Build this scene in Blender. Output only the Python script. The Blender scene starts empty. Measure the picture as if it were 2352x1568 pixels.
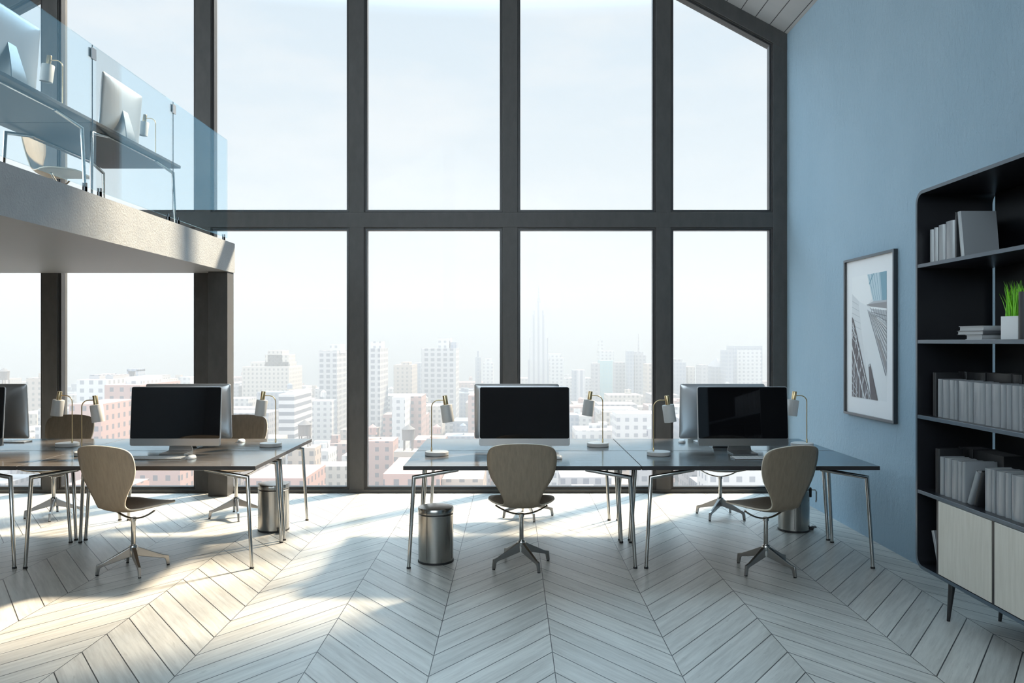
import bpy, bmesh, math, random
from mathutils import Vector, Matrix
random.seed(7)
S = bpy.context.scene
COL = S.collection
PI = math.pi
F = 28.0 * 2352 / 36.0          # focal length in photo pixels
EYE = 1.63
WIN = 8.567                     # depth of the front face of the window frames
XR, XL = 2.96, -6.26            # right and left wall
RIDGE_X, EAVE, SLOPE = -1.65, 4.934, 0.54
RIDGE = EAVE + SLOPE * (XR - RIDGE_X)
BACK = -3.6

def roof(x): return RIDGE - SLOPE * abs(x - RIDGE_X)

# ------------------------------------------------------------------ materials
def nt(mat):
    mat.use_nodes = True
    return mat.node_tree

class G:
    """tiny helper for writing shader graphs"""
    def __init__(s, tree): s.t = tree
    def n(s, typ, **kw):
        nd = s.t.nodes.new(typ)
        for k, v in kw.items(): setattr(nd, k, v)
        return nd
    def put(s, sock, v):
        if hasattr(v, 'is_linked') or isinstance(v, bpy.types.NodeSocket): s.t.links.new(v, sock)
        elif v is not None: sock.default_value = v
    def m(s, op, a, b=None, c=None):
        nd = s.n('ShaderNodeMath', operation=op)
        s.put(nd.inputs[0], a); s.put(nd.inputs[1], b) if b is not None else None
        if c is not None: s.put(nd.inputs[2], c)
        return nd.outputs[0]
    def mix(s, f, a, b):
        nd = s.n('ShaderNodeMix', data_type='RGBA')
        s.put(nd.inputs[0], f); s.put(nd.inputs[6], a); s.put(nd.inputs[7], b)
        return nd.outputs[2]
    def ramp(s, f, pts):
        nd = s.n('ShaderNodeValToRGB'); cr = nd.color_ramp
        while len(cr.elements) < len(pts): cr.elements.new(0.5)
        for e, (p, c) in zip(cr.elements, pts):
            e.position = p; e.color = c if len(c) == 4 else (*c, 1)
        s.put(nd.inputs[0], f); return nd.outputs[0]
    def noise(s, vec, scale, detail=3, rough=0.5):
        nd = s.n('ShaderNodeTexNoise')
        s.put(nd.inputs['Vector'], vec); nd.inputs['Scale'].default_value = scale
        nd.inputs['Detail'].default_value = detail; nd.inputs['Roughness'].default_value = rough
        return nd.outputs['Fac']
    def comb(s, x, y, z):
        nd = s.n('ShaderNodeCombineXYZ'); s.put(nd.inputs[0], x); s.put(nd.inputs[1], y); s.put(nd.inputs[2], z)
        return nd.outputs[0]
    def obj(s): return s.n('ShaderNodeTexCoord').outputs['Object']
    def scaled(s, vec, sc):
        nd = s.n('ShaderNodeVectorMath', operation='MULTIPLY'); s.put(nd.inputs[0], vec); nd.inputs[1].default_value = sc
        return nd.outputs[0]
    def bump(s, h, strength, dist=0.01):
        nd = s.n('ShaderNodeBump'); nd.inputs['Strength'].default_value = strength; nd.inputs['Distance'].default_value = dist
        s.put(nd.inputs['Height'], h); return nd.outputs[0]

def rgba(c): return (*c, 1.0)

def principled(name, col, rough=0.5, metal=0.0, spec=0.5):
    m = bpy.data.materials.new(name); t = nt(m)
    b = t.nodes['Principled BSDF']
    b.inputs['Base Color'].default_value = rgba(col); b.inputs['Roughness'].default_value = rough
    b.inputs['Metallic'].default_value = metal; b.inputs['Specular IOR Level'].default_value = spec
    return m, G(t), b

def noisy(name, c1, c2, rough, scale, stretch=(1, 1, 1), metal=0.0, bumpy=0.0, spec=0.5, bscale=None, bdist=0.01):
    m, g, b = principled(name, c1, rough, metal, spec)
    v = g.scaled(g.obj(), stretch)
    f = g.noise(v, scale, 5, 0.6)
    f2 = g.ramp(f, [(0.3, (0, 0, 0)), (0.7, (1, 1, 1))])
    g.put(b.inputs['Base Color'], g.mix(f2, rgba(c1), rgba(c2)))
    g.put(b.inputs['Roughness'], g.m('MULTIPLY_ADD', f, 0.2, rough - 0.1))
    if bumpy:
        h = g.noise(v, bscale or scale, 6, 0.65)
        g.put(b.inputs['Normal'], g.bump(h, bumpy, bdist))
    return m

M = {}
M['frame'] = noisy('dark_frame_paint', (0.048, 0.047, 0.046), (0.068, 0.065, 0.063), 0.5, 14, (1, 1, .4), bumpy=.12, bdist=.003)
M['sash'] = principled('dark_sash_paint', (0.018, 0.018, 0.020), 0.35)[0]
def lacquer():
    m = bpy.data.materials.new('dark_desk_lacquer'); t = nt(m); t.nodes.clear(); g = G(t)
    out = g.n('ShaderNodeOutputMaterial'); mx = g.n('ShaderNodeMixShader')
    df = g.n('ShaderNodeBsdfDiffuse'); gl = g.n('ShaderNodeBsdfGlossy')
    v = g.scaled(g.obj(), (.35, 3.2, 1))
    f = g.noise(v, 5, 6, .62)
    g.put(df.inputs[0], g.mix(g.ramp(f, [(.35, (0, 0, 0)), (.65, (1, 1, 1))]), (.115, .095, .08, 1), (.18, .152, .13, 1)))
    gl.inputs[0].default_value = (.70, .88, 1.0, 1)  # gloss tinted blue, putting the sky's colour into the reflection
    g.put(gl.inputs['Roughness'], g.m('MULTIPLY_ADD', f, .24, .03))
    bp = g.bump(g.noise(g.scaled(g.obj(), (1, 4, 1)), 9, 5, .6), .10, .004)
    fr = g.n('ShaderNodeFresnel'); fr.inputs[0].default_value = 3.0
    g.put(fr.inputs['Normal'], bp); g.put(gl.inputs['Normal'], bp)
    g.put(mx.inputs[0], fr.outputs[0]); t.links.new(df.outputs[0], mx.inputs[1]); t.links.new(gl.outputs[0], mx.inputs[2])
    t.links.new(mx.outputs[0], out.inputs[0]); return m
M['desk'] = lacquer()
M['desk_edge'] = principled('desk_edge_band', (0.022, 0.020, 0.022), 0.45)[0]
M['steel'] = principled('polished_steel', (0.45, 0.445, 0.43), 0.16, 1.0)[0]
M['rubber'] = principled('black_rubber', (0.012, 0.012, 0.013), 0.6)[0]
M['alu'] = principled('satin_aluminium', (0.36, 0.355, 0.35), 0.30, 1.0)[0]
M['monitor_back'] = principled('silver_monitor_shell', (0.50, 0.505, 0.515), 0.32, .75)[0]
M['screen'] = principled('black_screen_glass', (0.006, 0.006, 0.007), 0.03, 0, .45)[0]
M['keys'] = principled('white_keys', (0.75, 0.75, 0.75), 0.4)[0]
M['brass'] = principled('brushed_brass', (0.55, 0.42, 0.24), 0.28, 1.0)[0]
M['lamp'] = principled('white_lamp_enamel', (0.50, 0.49, 0.475), 0.5)[0]
M['shelf'] = principled('black_bookcase_lacquer', (0.0065, 0.007, 0.010), 0.34, 0, .8)[0]
M['edge_sheen'] = principled('painted_sky_sheen_edge', (0.045, 0.075, 0.105), 0.32, 0, .8)[0]  # blue sky reflection on front edges, put into the base colour
M['book_grey'] = principled('grey_book_cloth', (0.24, 0.255, 0.275), 0.2, 0, 1.0)[0]
M['book_mid'] = principled('dark_grey_book_cloth', (0.085, 0.09, 0.10), 0.3)[0]
M['book_pale'] = principled('pale_book_cloth', (0.36, 0.375, 0.39), 0.3)[0]
M['book_dark'] = principled('charcoal_book_cloth', (0.014, 0.0145, 0.017), 0.4)[0]
M['pages'] = principled('book_pages', (0.40, 0.40, 0.40), 0.9)[0]
M['pages_dark'] = principled('dark_book_pages', (0.10, 0.10, 0.105), 0.9)[0]
M['pot'] = principled('white_planter', (0.62, 0.63, 0.64), 0.5)[0]
M['soil'] = principled('soil', (0.05, 0.035, 0.02), 0.9)[0]
M['mat'] = principled('white_picture_mat', (0.80, 0.81, 0.83), 0.7)[0]
M['pic_frame'] = principled('dark_picture_frame', (0.014, 0.0145, 0.018), 0.22, 0, 1.0)[0]
M['roof'] = noisy('grey_ceiling_boards_base', (0.30, 0.305, 0.31), (0.42, 0.42, 0.42), 0.5, 5, (2, .4, 2))
M['concrete'] = noisy('mezzanine_plaster', (0.285, 0.297, 0.308), (0.33, 0.341, 0.35), 0.55, 7, bumpy=.6, bscale=60, bdist=.012)
M['mezz_floor'] = principled('mezzanine_floor_boards', (0.45, 0.43, 0.40), 0.5)[0]
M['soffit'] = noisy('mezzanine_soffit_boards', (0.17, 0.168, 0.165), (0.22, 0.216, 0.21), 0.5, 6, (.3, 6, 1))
M['clip'] = principled('dark_clip_metal', (0.16, 0.17, 0.18), 0.25, .9)[0]

def wood(name, c1, c2, rough, grain):
    m, g, b = principled(name, c1, rough)
    v = g.scaled(g.obj(), grain)
    f = g.noise(v, 6, 6, .65)
    f = g.ramp(f, [(0.35, (0, 0, 0)), (0.68, (1, 1, 1))])
    g.put(b.inputs['Base Color'], g.mix(f, rgba(c1), rgba(c2)))
    return m
M['plywood'] = wood('beige_plywood', (0.255, 0.20, 0.143), (0.20, 0.155, 0.109), 0.42, (9, 9, .8))
M['ply_edge'] = principled('pale_plywood_edge', (0.60, 0.53, 0.43), 0.5)[0]
M['door_wood'] = wood('pale_oak_veneer', (0.60, 0.565, 0.50), (0.52, 0.485, 0.42), 0.5, (9, 9, .7))

# plaster wall
def plaster(name, c1, c2):
    m, g, b = principled(name, c1, 0.62, 0, .3)
    v = g.scaled(g.obj(), (1, 1, .6))
    f = g.noise(v, 1.6, 4, .55)
    g.put(b.inputs['Base Color'], g.mix(g.ramp(f, [(.3, (0, 0, 0)), (.7, (1, 1, 1))]), rgba(c1), rgba(c2)))
    nz = g.n('ShaderNodeTexNoise'); g.put(nz.inputs['Vector'], v); nz.inputs['Scale'].default_value = 27
    nz.inputs['Detail'].default_value = 9; nz.inputs['Roughness'].default_value = .74; nz.inputs['Distortion'].default_value = .35
    h1 = nz.outputs['Fac']
    h2 = g.noise(v, 5, 3, .5)
    g.put(b.inputs['Normal'], g.bump(g.m('ADD', h1, g.m('MULTIPLY', h2, .3)), 1.0, .014))
    return m
M['wall'] = plaster('blue_grey_plaster', (0.325, 0.465, 0.575), (0.36, 0.50, 0.61))
M['wall_light'] = plaster('pale_plaster', (0.52, 0.54, 0.55), (0.56, 0.58, 0.59))

# thin glass
def glass(name, tint, gloss):
    m = bpy.data.materials.new(name); t = nt(m); t.nodes.clear(); g = G(t)
    out = g.n('ShaderNodeOutputMaterial'); mx = g.n('ShaderNodeMixShader')
    tr = g.n('ShaderNodeBsdfTransparent'); gl = g.n('ShaderNodeBsdfGlossy')
    tr.inputs[0].default_value = rgba(tint); gl.inputs[0].default_value = rgba(gloss); gl.inputs['Roughness'].default_value = 0.0
    bf = g.n('ShaderNodeNewGeometry').outputs['Backfacing']
    fr = g.n('ShaderNodeFresnel')
    g.put(fr.inputs[0], g.m('MULTIPLY_ADD', bf, 1 / 1.5 - 1.5, 1.5))
    g.put(mx.inputs[0], fr.outputs[0]); t.links.new(tr.outputs[0], mx.inputs[1]); t.links.new(gl.outputs[0], mx.inputs[2])
    t.links.new(mx.outputs[0], out.inputs[0])
    return m
M['pane'] = glass('window_glass', (.99, .995, .995), (.03, .032, .035))
M['rail_glass'] = glass('railing_glass', (.955, .985, .99), (.42, .74, .95))

# chevron floor
def chevron():
    m, g, b = principled('chevron_floor_boards', (.5, .48, .44), 0.34, 0, .5)
    sep = g.n('ShaderNodeSeparateXYZ'); g.put(sep.inputs[0], g.obj())
    x, y = sep.outputs[0], sep.outputs[1]
    W, P, A = 0.618, 0.257, 1.33
    u = g.m('SUBTRACT', x, 0.212)
    t = g.m('PINGPONG', u, W)
    cid = g.m('FLOOR', g.m('DIVIDE', u, W))
    q = g.m('SUBTRACT', g.m('DIVIDE', g.m('MULTIPLY_ADD', t, A, y), P), 0.28)
    pid = g.m('FLOOR', q); fq = g.m('SUBTRACT', q, pid)
    # distance to seams (metres)
    dq = g.m('MULTIPLY', g.m('MINIMUM', fq, g.m('SUBTRACT', 1.0, fq)), P / 1.664)
    dt = g.m('MINIMUM', t, g.m('SUBTRACT', W, t))
    seam = g.m('MINIMUM', dq, g.m('MULTIPLY', dt, 1.35))
    line = g.ramp(g.m('MULTIPLY', seam, 100), [(0.0, (0, 0, 0)), (0.24, (0, 0, 0)), (0.36, (1, 1, 1))])
    wn = g.n('ShaderNodeTexWhiteNoise', noise_dimensions='2D'); g.put(wn.inputs['Vector'], g.comb(cid, pid, 0.0))
    rnd = wn.outputs['Value']
    along = g.m('MULTIPLY_ADD', rnd, 40.0, g.m('MULTIPLY', t, 1.7))
    v = g.comb(along, g.m('MULTIPLY', q, 2.2), cid)
    gr = g.noise(v, 2.6, 7, .66)
    spots = g.noise(g.comb(g.m('MULTIPLY', along, 1.2), g.m('MULTIPLY', q, 1.0), cid), 4.0, 5, .7)
    c = g.mix(g.ramp(gr, [(.36, (0, 0, 0)), (.62, (1, 1, 1))]), (.50, .475, .435, 1), (.66, .635, .585, 1))
    c = g.mix(g.m('MULTIPLY', g.ramp(spots, [(.60, (0, 0, 0)), (.72, (1, 1, 1))]), .5), c, (.30, .275, .24, 1))
    tint = g.m('MULTIPLY_ADD', rnd, .16, .92)
    tn = g.n('ShaderNodeVectorMath', operation='SCALE'); g.put(tn.inputs[0], c); g.put(tn.inputs['Scale'], tint)
    c = g.mix(line, (.045, .042, .04, 1), tn.outputs[0])
    g.put(b.inputs['Base Color'], c)
    g.put(b.inputs['Roughness'], g.m('MULTIPLY_ADD', gr, .22, .24))
    h = g.m('ADD', g.m('MULTIPLY', line, 1.0), g.m('MULTIPLY', gr, .25))
    g.put(b.inputs['Normal'], g.bump(h, .35, .004))
    return m
M['floor'] = chevron()

# ceiling boards: grooves running towards the window
def boards():
    m, g, b = principled('grey_ceiling_boards', (.36, .365, .37), .5)
    sep = g.n('ShaderNodeSeparateXYZ'); g.put(sep.inputs[0], g.obj())
    q = g.m('DIVIDE', sep.outputs[0], .154)
    fq = g.m('FRACT', q); d = g.m('MINIMUM', fq, g.m('SUBTRACT', 1.0, fq))
    line = g.ramp(d, [(0, (0, 0, 0)), (.018, (0, 0, 0)), (.03, (1, 1, 1))])
    f = g.noise(g.comb(g.m('FLOOR', q), g.m('MULTIPLY', sep.outputs[1], 1.2), 0.0), 2.2, 5, .6)
    c = g.mix(f, (.29, .295, .30, 1), (.45, .45, .45, 1))
    g.put(b.inputs['Base Color'], g.mix(line, (.03, .03, .032, 1), c))
    g.put(b.inputs['Normal'], g.bump(line, .4, .006))
    return m
M['boards'] = boards()

def facade(name, wallc, winc, px, pz, wx=.5, wz=.5):
    wallc = tuple(c * k for c, k in zip(wallc, (.53, .495, .485))); winc = tuple(c * k for c, k in zip(winc, (.60, .58, .58)))
    m, g, b = principled(name, wallc, .8, 0, .2)
    o = g.n('ShaderNodeSeparateXYZ'); g.put(o.inputs[0], g.obj())
    nrm = g.n('ShaderNodeSeparateXYZ'); g.put(nrm.inputs[0], g.n('ShaderNodeTexCoord').outputs['Normal'])
    ax = g.m('ABSOLUTE', nrm.outputs[0]); az = g.m('ABSOLUTE', nrm.outputs[2])
    onx = g.m('GREATER_THAN', ax, .5)
    h = g.m('ADD', g.m('MULTIPLY', o.outputs[1], onx), g.m('MULTIPLY', o.outputs[0], g.m('SUBTRACT', 1.0, onx)))
    a = g.m('LESS_THAN', g.m('FRACT', g.m('ADD', g.m('DIVIDE', h, px), .25)), wx)
    c = g.m('LESS_THAN', g.m('FRACT', g.m('DIVIDE', o.outputs[2], pz)), wz)
    w = g.m('MULTIPLY', g.m('MULTIPLY', a, c), g.m('LESS_THAN', az, .5))
    g.put(b.inputs['Base Color'], g.mix(w, rgba(wallc), rgba(winc)))
    return m
FAC = {
    'pale pink': facade('pink_brick_facade', (.60, .40, .35), (.20, .18, .19), 4.2, 3.6, .38, .5),
    'white': facade('white_facade', (.82, .80, .78), (.36, .36, .38), 4.0, 3.5, .45, .5),
    'cream': facade('cream_facade', (.76, .68, .59), (.30, .27, .25), 3.4, 3.4, .42, .52),
    'grey': facade('grey_facade', (.50, .49, .50), (.22, .22, .25), 3.6, 3.5, .5, .5),
    'tan': facade('tan_facade', (.64, .53, .44), (.25, .22, .21), 4.0, 3.6, .4, .5),
    'blue grey': facade('blue_grey_facade', (.42, .46, .52), (.24, .28, .36), 3.0, 3.5, .6, .6),
    'striped': facade('striped_facade', (.84, .83, .82), (.22, .23, .26), 400, 3.8, 1.1, .5),
    'grid': facade('grid_facade', (.66, .65, .64), (.24, .24, .27), 4.6, 3.8, .58, .6),
    'turquoise': facade('turquoise_facade', (.36, .62, .62), (.25, .50, .54), 3.0, 3.5, .6, .6),
    'ribbed': facade('ribbed_facade', (.74, .73, .74), (.34, .35, .40), 5.0, 400, .42, 1.1),
}
M['street'] = noisy('city_street', (.11, .11, .11), (.17, .165, .16), .9, .02)
M['tank'] = principled('water_tank_wood', (.12, .10, .09), .8)[0]

# haze over the city
hz = bpy.data.materials.new('city_haze'); t = nt(hz); t.nodes.clear(); g = G(t)
out = g.n('ShaderNodeOutputMaterial'); vs = g.n('ShaderNodeVolumeScatter')
SIG, ALB = 0.0017, 0.41      # extinction per metre, share scattered
vs.inputs['Color'].default_value = (1.0, .95, .935, 1); vs.inputs['Density'].default_value = SIG * ALB
va = g.n('ShaderNodeVolumeAbsorption'); va.inputs['Color'].default_value = (0, 0, 0, 1); va.inputs['Density'].default_value = SIG * (1 - ALB)
vadd = g.n('ShaderNodeAddShader')
vs.inputs['Anisotropy'].default_value = 0.0
t.links.new(vs.outputs[0], vadd.inputs[0]); t.links.new(va.outputs[0], vadd.inputs[1]); t.links.new(vadd.outputs[0], out.inputs['Volume'])
M['haze'] = hz

# ------------------------------------------------------------------ mesh building
class MB:
    def __init__(s): s.v, s.f, s.mi = [], [], []
    def add(s, vs, fs, mi=0):
        o = len(s.v); s.v += [tuple(p) for p in vs]
        for f in fs: s.f.append(tuple(i + o for i in f)); s.mi.append(mi)
        return s
    def box(s, a, b, mi=0):
        x0, y0, z0 = (min(a[i], b[i]) for i in range(3)); x1, y1, z1 = (max(a[i], b[i]) for i in range(3))
        return s.add([(x0,y0,z0),(x1,y0,z0),(x1,y1,z0),(x0,y1,z0),(x0,y0,z1),(x1,y0,z1),(x1,y1,z1),(x0,y1,z1)],
                     [(0,3,2,1),(4,5,6,7),(0,1,5,4),(1,2,6,5),(2,3,7,6),(3,0,4,7)], mi)
    def prism(s, poly, fn, a, b, mi=0):
        """poly: list of 2-D points, fn(u, v, w) -> xyz, extruded from w=a to w=b"""
        n = len(poly)
        vs = [fn(u, v, a) for u, v in poly] + [fn(u, v, b) for u, v in poly]
        fs = [tuple(range(n))[::-1], tuple(range(n, 2 * n))] + [(i, (i + 1) % n, n + (i + 1) % n, n + i) for i in range(n)]
        return s.add(vs, fs, mi)
    def ring(s, outer, inner, fn, a, b, mi=0):
        n = len(outer)
        vs = [fn(u, v, a) for u, v in outer] + [fn(u, v, a) for u, v in inner] + [fn(u, v, b) for u, v in outer] + [fn(u, v, b) for u, v in inner]
        fs = []
        for i in range(n):
            j = (i + 1) % n
            fs += [(i, j, n + j, n + i), (2*n+i, 3*n+i, 3*n+j, 2*n+j), (i, 2*n+i, 2*n+j, j), (n+i, n+j, 3*n+j, 3*n+i)]
        return s.add(vs, fs, mi)
    def tube(s, pts, r, n=12, mi=0, caps=True, flat=1.0):
        pts = [Vector(p) for p in pts]; rs = r if isinstance(r, (list, tuple)) else [r] * len(pts)
        dirs = [(pts[i+1] - pts[i]).normalized() for i in range(len(pts) - 1)]
        up = Vector((0, 0, 1)) if abs(dirs[0].z) < .9 else Vector((1, 0, 0))
        nrm = (up - dirs[0] * up.dot(dirs[0])).normalized()
        vs = []
        for i, p in enumerate(pts):
            d0 = dirs[max(0, i - 1)]; d1 = dirs[min(i, len(dirs) - 1)]
            tg = (d0 + d1).normalized() if (d0 + d1).length > 1e-6 else d1
            nrm = (nrm - d0 * nrm.dot(d0)).normalized(); bi = d0.cross(nrm)
            k = max(.35, tg.dot(d0))
            for a in range(n):
                ang = 2 * PI * (a + .5) / n
                off = nrm * math.cos(ang) * rs[i] * flat + bi * math.sin(ang) * rs[i]
                # slide along d0 on to the mitre plane
                off = off - d0 * (off.dot(tg) / k)
                vs.append(p + off)
            if i < len(dirs):
                q = d0.rotation_difference(d1); nrm = (q @ nrm).normalized()
        fs = []
        for i in range(len(pts) - 1):
            for a in range(n):
                b = (a + 1) % n
                fs.append((i*n+a, i*n+b, (i+1)*n+b, (i+1)*n+a))
        if caps: fs += [tuple(range(n))[::-1], tuple(range((len(pts)-1)*n, len(pts)*n))]
        return s.add(vs, fs, mi)
    def lathe(s, prof, n=32, c=(0, 0, 0), M4=None, mi=0, closed=False):
        vs = []
        for r, z in prof:
            for a in range(n):
                p = Vector((r * math.cos(2*PI*a/n), r * math.sin(2*PI*a/n), z))
                if M4 is not None: p = M4 @ p
                vs.append((p.x + c[0], p.y + c[1], p.z + c[2]))
        fs = []
        for i in range(len(prof) - 1):
            for a in range(n):
                b = (a + 1) % n; fs.append((i*n+a, i*n+b, (i+1)*n+b, (i+1)*n+a))
        if closed:
            for a in range(n):
                b = (a + 1) % n; i = len(prof) - 1; fs.append((i*n+a, i*n+b, b, a))
        else:
            fs += [tuple(range(n))[::-1], tuple(range((len(prof)-1)*n, len(prof)*n))]
        return s.add(vs, fs, mi)
    def loft(s, rings, mi=0, caps=True):
        n = len(rings[0]); vs = [p for r in rings for p in r]; fs = []
        for i in range(len(rings) - 1):
            for a in range(n):
                b = (a + 1) % n; fs.append((i*n+a, i*n+b, (i+1)*n+b, (i+1)*n+a))
        if caps: fs += [tuple(range(n))[::-1], tuple(range((len(rings)-1)*n, len(rings)*n))]
        return s.add(vs, fs, mi)
    def xf(s, Mx):
        s.v = [tuple(Mx @ Vector(p)) for p in s.v]; return s
    def build(s, name, mats, parent=None, smooth=False, bevel=0.0, segs=2, angle=40):
        me = bpy.data.meshes.new(name); me.from_pydata(s.v, [], s.f)
        mats = mats if isinstance(mats, (list, tuple)) else [mats]
        for m_ in mats: me.materials.append(m_)
        me.polygons.foreach_set('material_index', s.mi)
        bm = bmesh.new(); bm.from_mesh(me); bmesh.ops.recalc_face_normals(bm, faces=bm.faces); bm.to_mesh(me); bm.free()
        o = bpy.data.objects.new(name, me); COL.objects.link(o)
        if parent is not None: o.parent = parent
        if smooth:
            me.polygons.foreach_set('use_smooth', [True] * len(me.polygons))
            me.set_sharp_from_angle(angle=math.radians(angle))
        if bevel:
            md = o.modifiers.new('edge_bevel', 'BEVEL'); md.width = bevel; md.segments = segs; md.limit_method = 'ANGLE'; md.angle_limit = math.radians(40)
        me.update()
        return o

def front_sheen(o, mat):
    """give the faces that look into the room (-x) a blue colour standing in for reflected sky"""
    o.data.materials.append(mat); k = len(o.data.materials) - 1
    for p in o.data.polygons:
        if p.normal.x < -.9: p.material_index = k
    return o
def tag(o, label=None, cat=None, group=None, kind=None):
    if label: o['label'] = label
    if cat: o['category'] = cat
    if group: o['group'] = group
    if kind: o['kind'] = kind
    return o
def thing(name, label, cat, loc=(0, 0, 0), rz=0, group=None):
    o = bpy.data.objects.new(name, None); COL.objects.link(o); o.empty_display_size = .1
    o.location = loc; o.rotation_euler = (0, 0, rz)
    return tag(o, label, cat, group)
def dup(o, parent=None):
    c = o.copy(); COL.objects.link(c)
    if parent is not None: c.parent = parent
    for ch in list(o.children): dup(ch, c)
    return c
def place(proto, used, loc, rz, label, group=None):
    o = proto if not used else dup(proto)
    o.location = loc; o.rotation_euler = (0, 0, rz); o['label'] = label
    if group: o['group'] = group
    return o
def struct(o):
    o['kind'] = 'structure'; return o

def rrect(w0, w1, h0, h1, r, n=6):
    pts = []
    for cx, cy, a0 in ((w1 - r, h1 - r, 0), (w0 + r, h1 - r, 90), (w0 + r, h0 + r, 180), (w1 - r, h0 + r, 270)):
        for k in range(n + 1):
            a = math.radians(a0 + 90 * k / n); pts.append((cx + r * math.cos(a), cy + r * math.sin(a)))
    return pts
XZ = lambda u, v, w: (u, w, v)     # polygon in x-z, extruded along y
YZ = lambda u, v, w: (w, u, v)     # polygon in y-z, extruded along x
XY = lambda u, v, w: (u, v, w)

# ------------------------------------------------------------------ the room shell
struct(MB().box((XL - .2, BACK - .2, -.25), (XR + .2, WIN + .25, 0)).build('floor', M['floor']))
struct(MB().box((XR, BACK - .2, 0), (XR + .25, WIN + .25, EAVE + .3)).build('wall_right', M['wall']))
LW = (.2, 8.3, 3.0, 4.75)        # unseen opening added in the left wall to light the right wall: y0, y1, z0, z1
lw = MB().box((XL - .25, BACK - .2, 0), (XL, WIN + .25, LW[2])).box((XL - .25, BACK - .2, LW[3]), (XL, WIN + .25, EAVE + .3))
lw.box((XL - .25, BACK - .2, LW[2]), (XL, LW[0], LW[3])).box((XL - .25, LW[1], LW[2]), (XL, WIN + .25, LW[3]))
struct(lw.build('wall_left', M['wall_light']))
c = MB()
for s_ in (1, -1):
    xe = XR + .3 if s_ > 0 else XL - .3
    ze = RIDGE - SLOPE * abs(xe - RIDGE_X)
    c.prism([(RIDGE_X, RIDGE), (xe, ze), (xe, ze + .25), (RIDGE_X, RIDGE + .25)], XZ, BACK - .2, WIN + .25)
struct(c.build('ceiling', M['boards']))

# back gable behind the camera: solid wall with high windows added for fill light
b = MB()
holes = [(-5.9, -3.9), (-3.75, RIDGE_X - .08), (RIDGE_X + .08, .45), (.6, 1.35)]
xs = sorted({XL, RIDGE_X, XR} | {v for h_ in holes for v in h_})
for x0, x1 in zip(xs[:-1], xs[1:]):
    inh = any(h0 - 1e-6 <= x0 and x1 <= h1 + 1e-6 for h0, h1 in holes)
    fn = XZ
    if inh:
        b.prism([(x0, 0), (x1, 0), (x1, 2.4), (x0, 2.4)], fn, BACK - .2, BACK)
        b.prism([(x0, roof(x0) - .5), (x1, roof(x1) - .5), (x1, roof(x1) + .05), (x0, roof(x0) + .05)], fn, BACK - .2, BACK)
    else:
        b.prism([(x0, 0), (x1, 0), (x1, roof(x1) + .05), (x0, roof(x0) + .05)], fn, BACK - .2, BACK)
struct(b.build('wall_back', M['wall_light']))

MULL = [-1.672 + 1.651 * k for k in range(-2, 3)]
HW = .081
ti = 1
for x in MULL:
    z1 = roof(x) - .02
    o = MB().prism([(x - HW, .0), (x + HW, .0), (x + HW, roof(x + HW) - .02), (x, roof(x) - .02), (x - HW, roof(x - HW) - .02)], XZ, WIN, WIN + .2).build('trim_%d' % ti, M['frame'], bevel=.004)
    struct(o); ti += 1
# end posts at the side walls
for x0, x1 in ((2.806, XR), (XL, XL + .154)):
    struct(MB().prism([(x0, 0), (x1, 0), (x1, roof(x1) - .005), (x0, roof(x0) - .005)], XZ, WIN, WIN + .2).build('trim_%d' % ti, M['frame'], bevel=.004)); ti += 1
# middle beam, sill and rafters, one length per bay
edges = [XL + .154] + [v for x in MULL for v in (x - HW, x + HW)] + [2.806]
bays = [(edges[i], edges[i + 1]) for i in range(0, len(edges), 2)]
for x0, x1 in [(XL + .154, 2.806)]:
    struct(MB().box((x0, WIN - .002, 2.858), (x1, WIN + .2, 3.021)).build('trim_%d' % ti, M['frame'], bevel=.004)); ti += 1
    struct(MB().box((XL, WIN - .003, 0), (XR, WIN + .2, .036)).build('trim_%d' % ti, M['frame'], bevel=.003)); ti += 1
for xa, xb in ((RIDGE_X, XR), (XL, RIDGE_X)):
    struct(MB().prism([(xa, roof(xa) - .175), (xb, roof(xb) - .175), (xb, roof(xb) + .02), (xa, roof(xa) + .02)], XZ, WIN - .004, WIN + .2).build('trim_%d' % ti, M['frame'], bevel=.004)); ti += 1

def window(n, poly, s=.03):
    """poly: corner points in x-z, counter-clockwise; sash ring + pane"""
    w = thing('window_%d' % n, None, None); struct(w)
    cx = sum(p[0] for p in poly) / len(poly); cz = sum(p[1] for p in poly) / len(poly)
    # inset polygon
    def inset(d):
        out = []
        k = len(poly)
        for i in range(k):
            p0, p1, p2 = Vector(poly[i-1]), Vector(poly[i]), Vector(poly[(i+1) % k])
            e1 = (p1 - p0).normalized(); e2 = (p2 - p1).normalized()
            n1 = Vector((-e1.y, e1.x)); n2 = Vector((-e2.y, e2.x))
            bis = (n1 + n2).normalized(); out.append(tuple(p1 + bis * d / max(.2, bis.dot(n1))))
        return out
    o_, i_ = inset(-.012), inset(s)
    MB().ring(o_, i_, XZ, WIN + .025, WIN + .105).build('frame', M['sash'], w, bevel=.003)
    MB().ring(inset(.004), inset(.010), XZ, WIN + .012, WIN + .03).build('bead', M['frame'], w)
    MB().prism(inset(s - .008), XZ, WIN + .07, WIN + .082).build('pane', M['pane'], w)
wi = 1
for x0, x1 in bays:
    window(wi, [(x0, .036), (x1, .036), (x1, 2.858), (x0, 2.858)]); wi += 1
for x0, x1 in bays:
    top = lambda x: roof(x) - .175
    pts = [(x0, 3.021), (x1, 3.021), (x1, top(x1))]
    if x0 < RIDGE_X < x1: pts.append((RIDGE_X, top(RIDGE_X)))
    pts.append((x0, top(x0)))
    window(wi, pts); wi += 1
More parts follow.
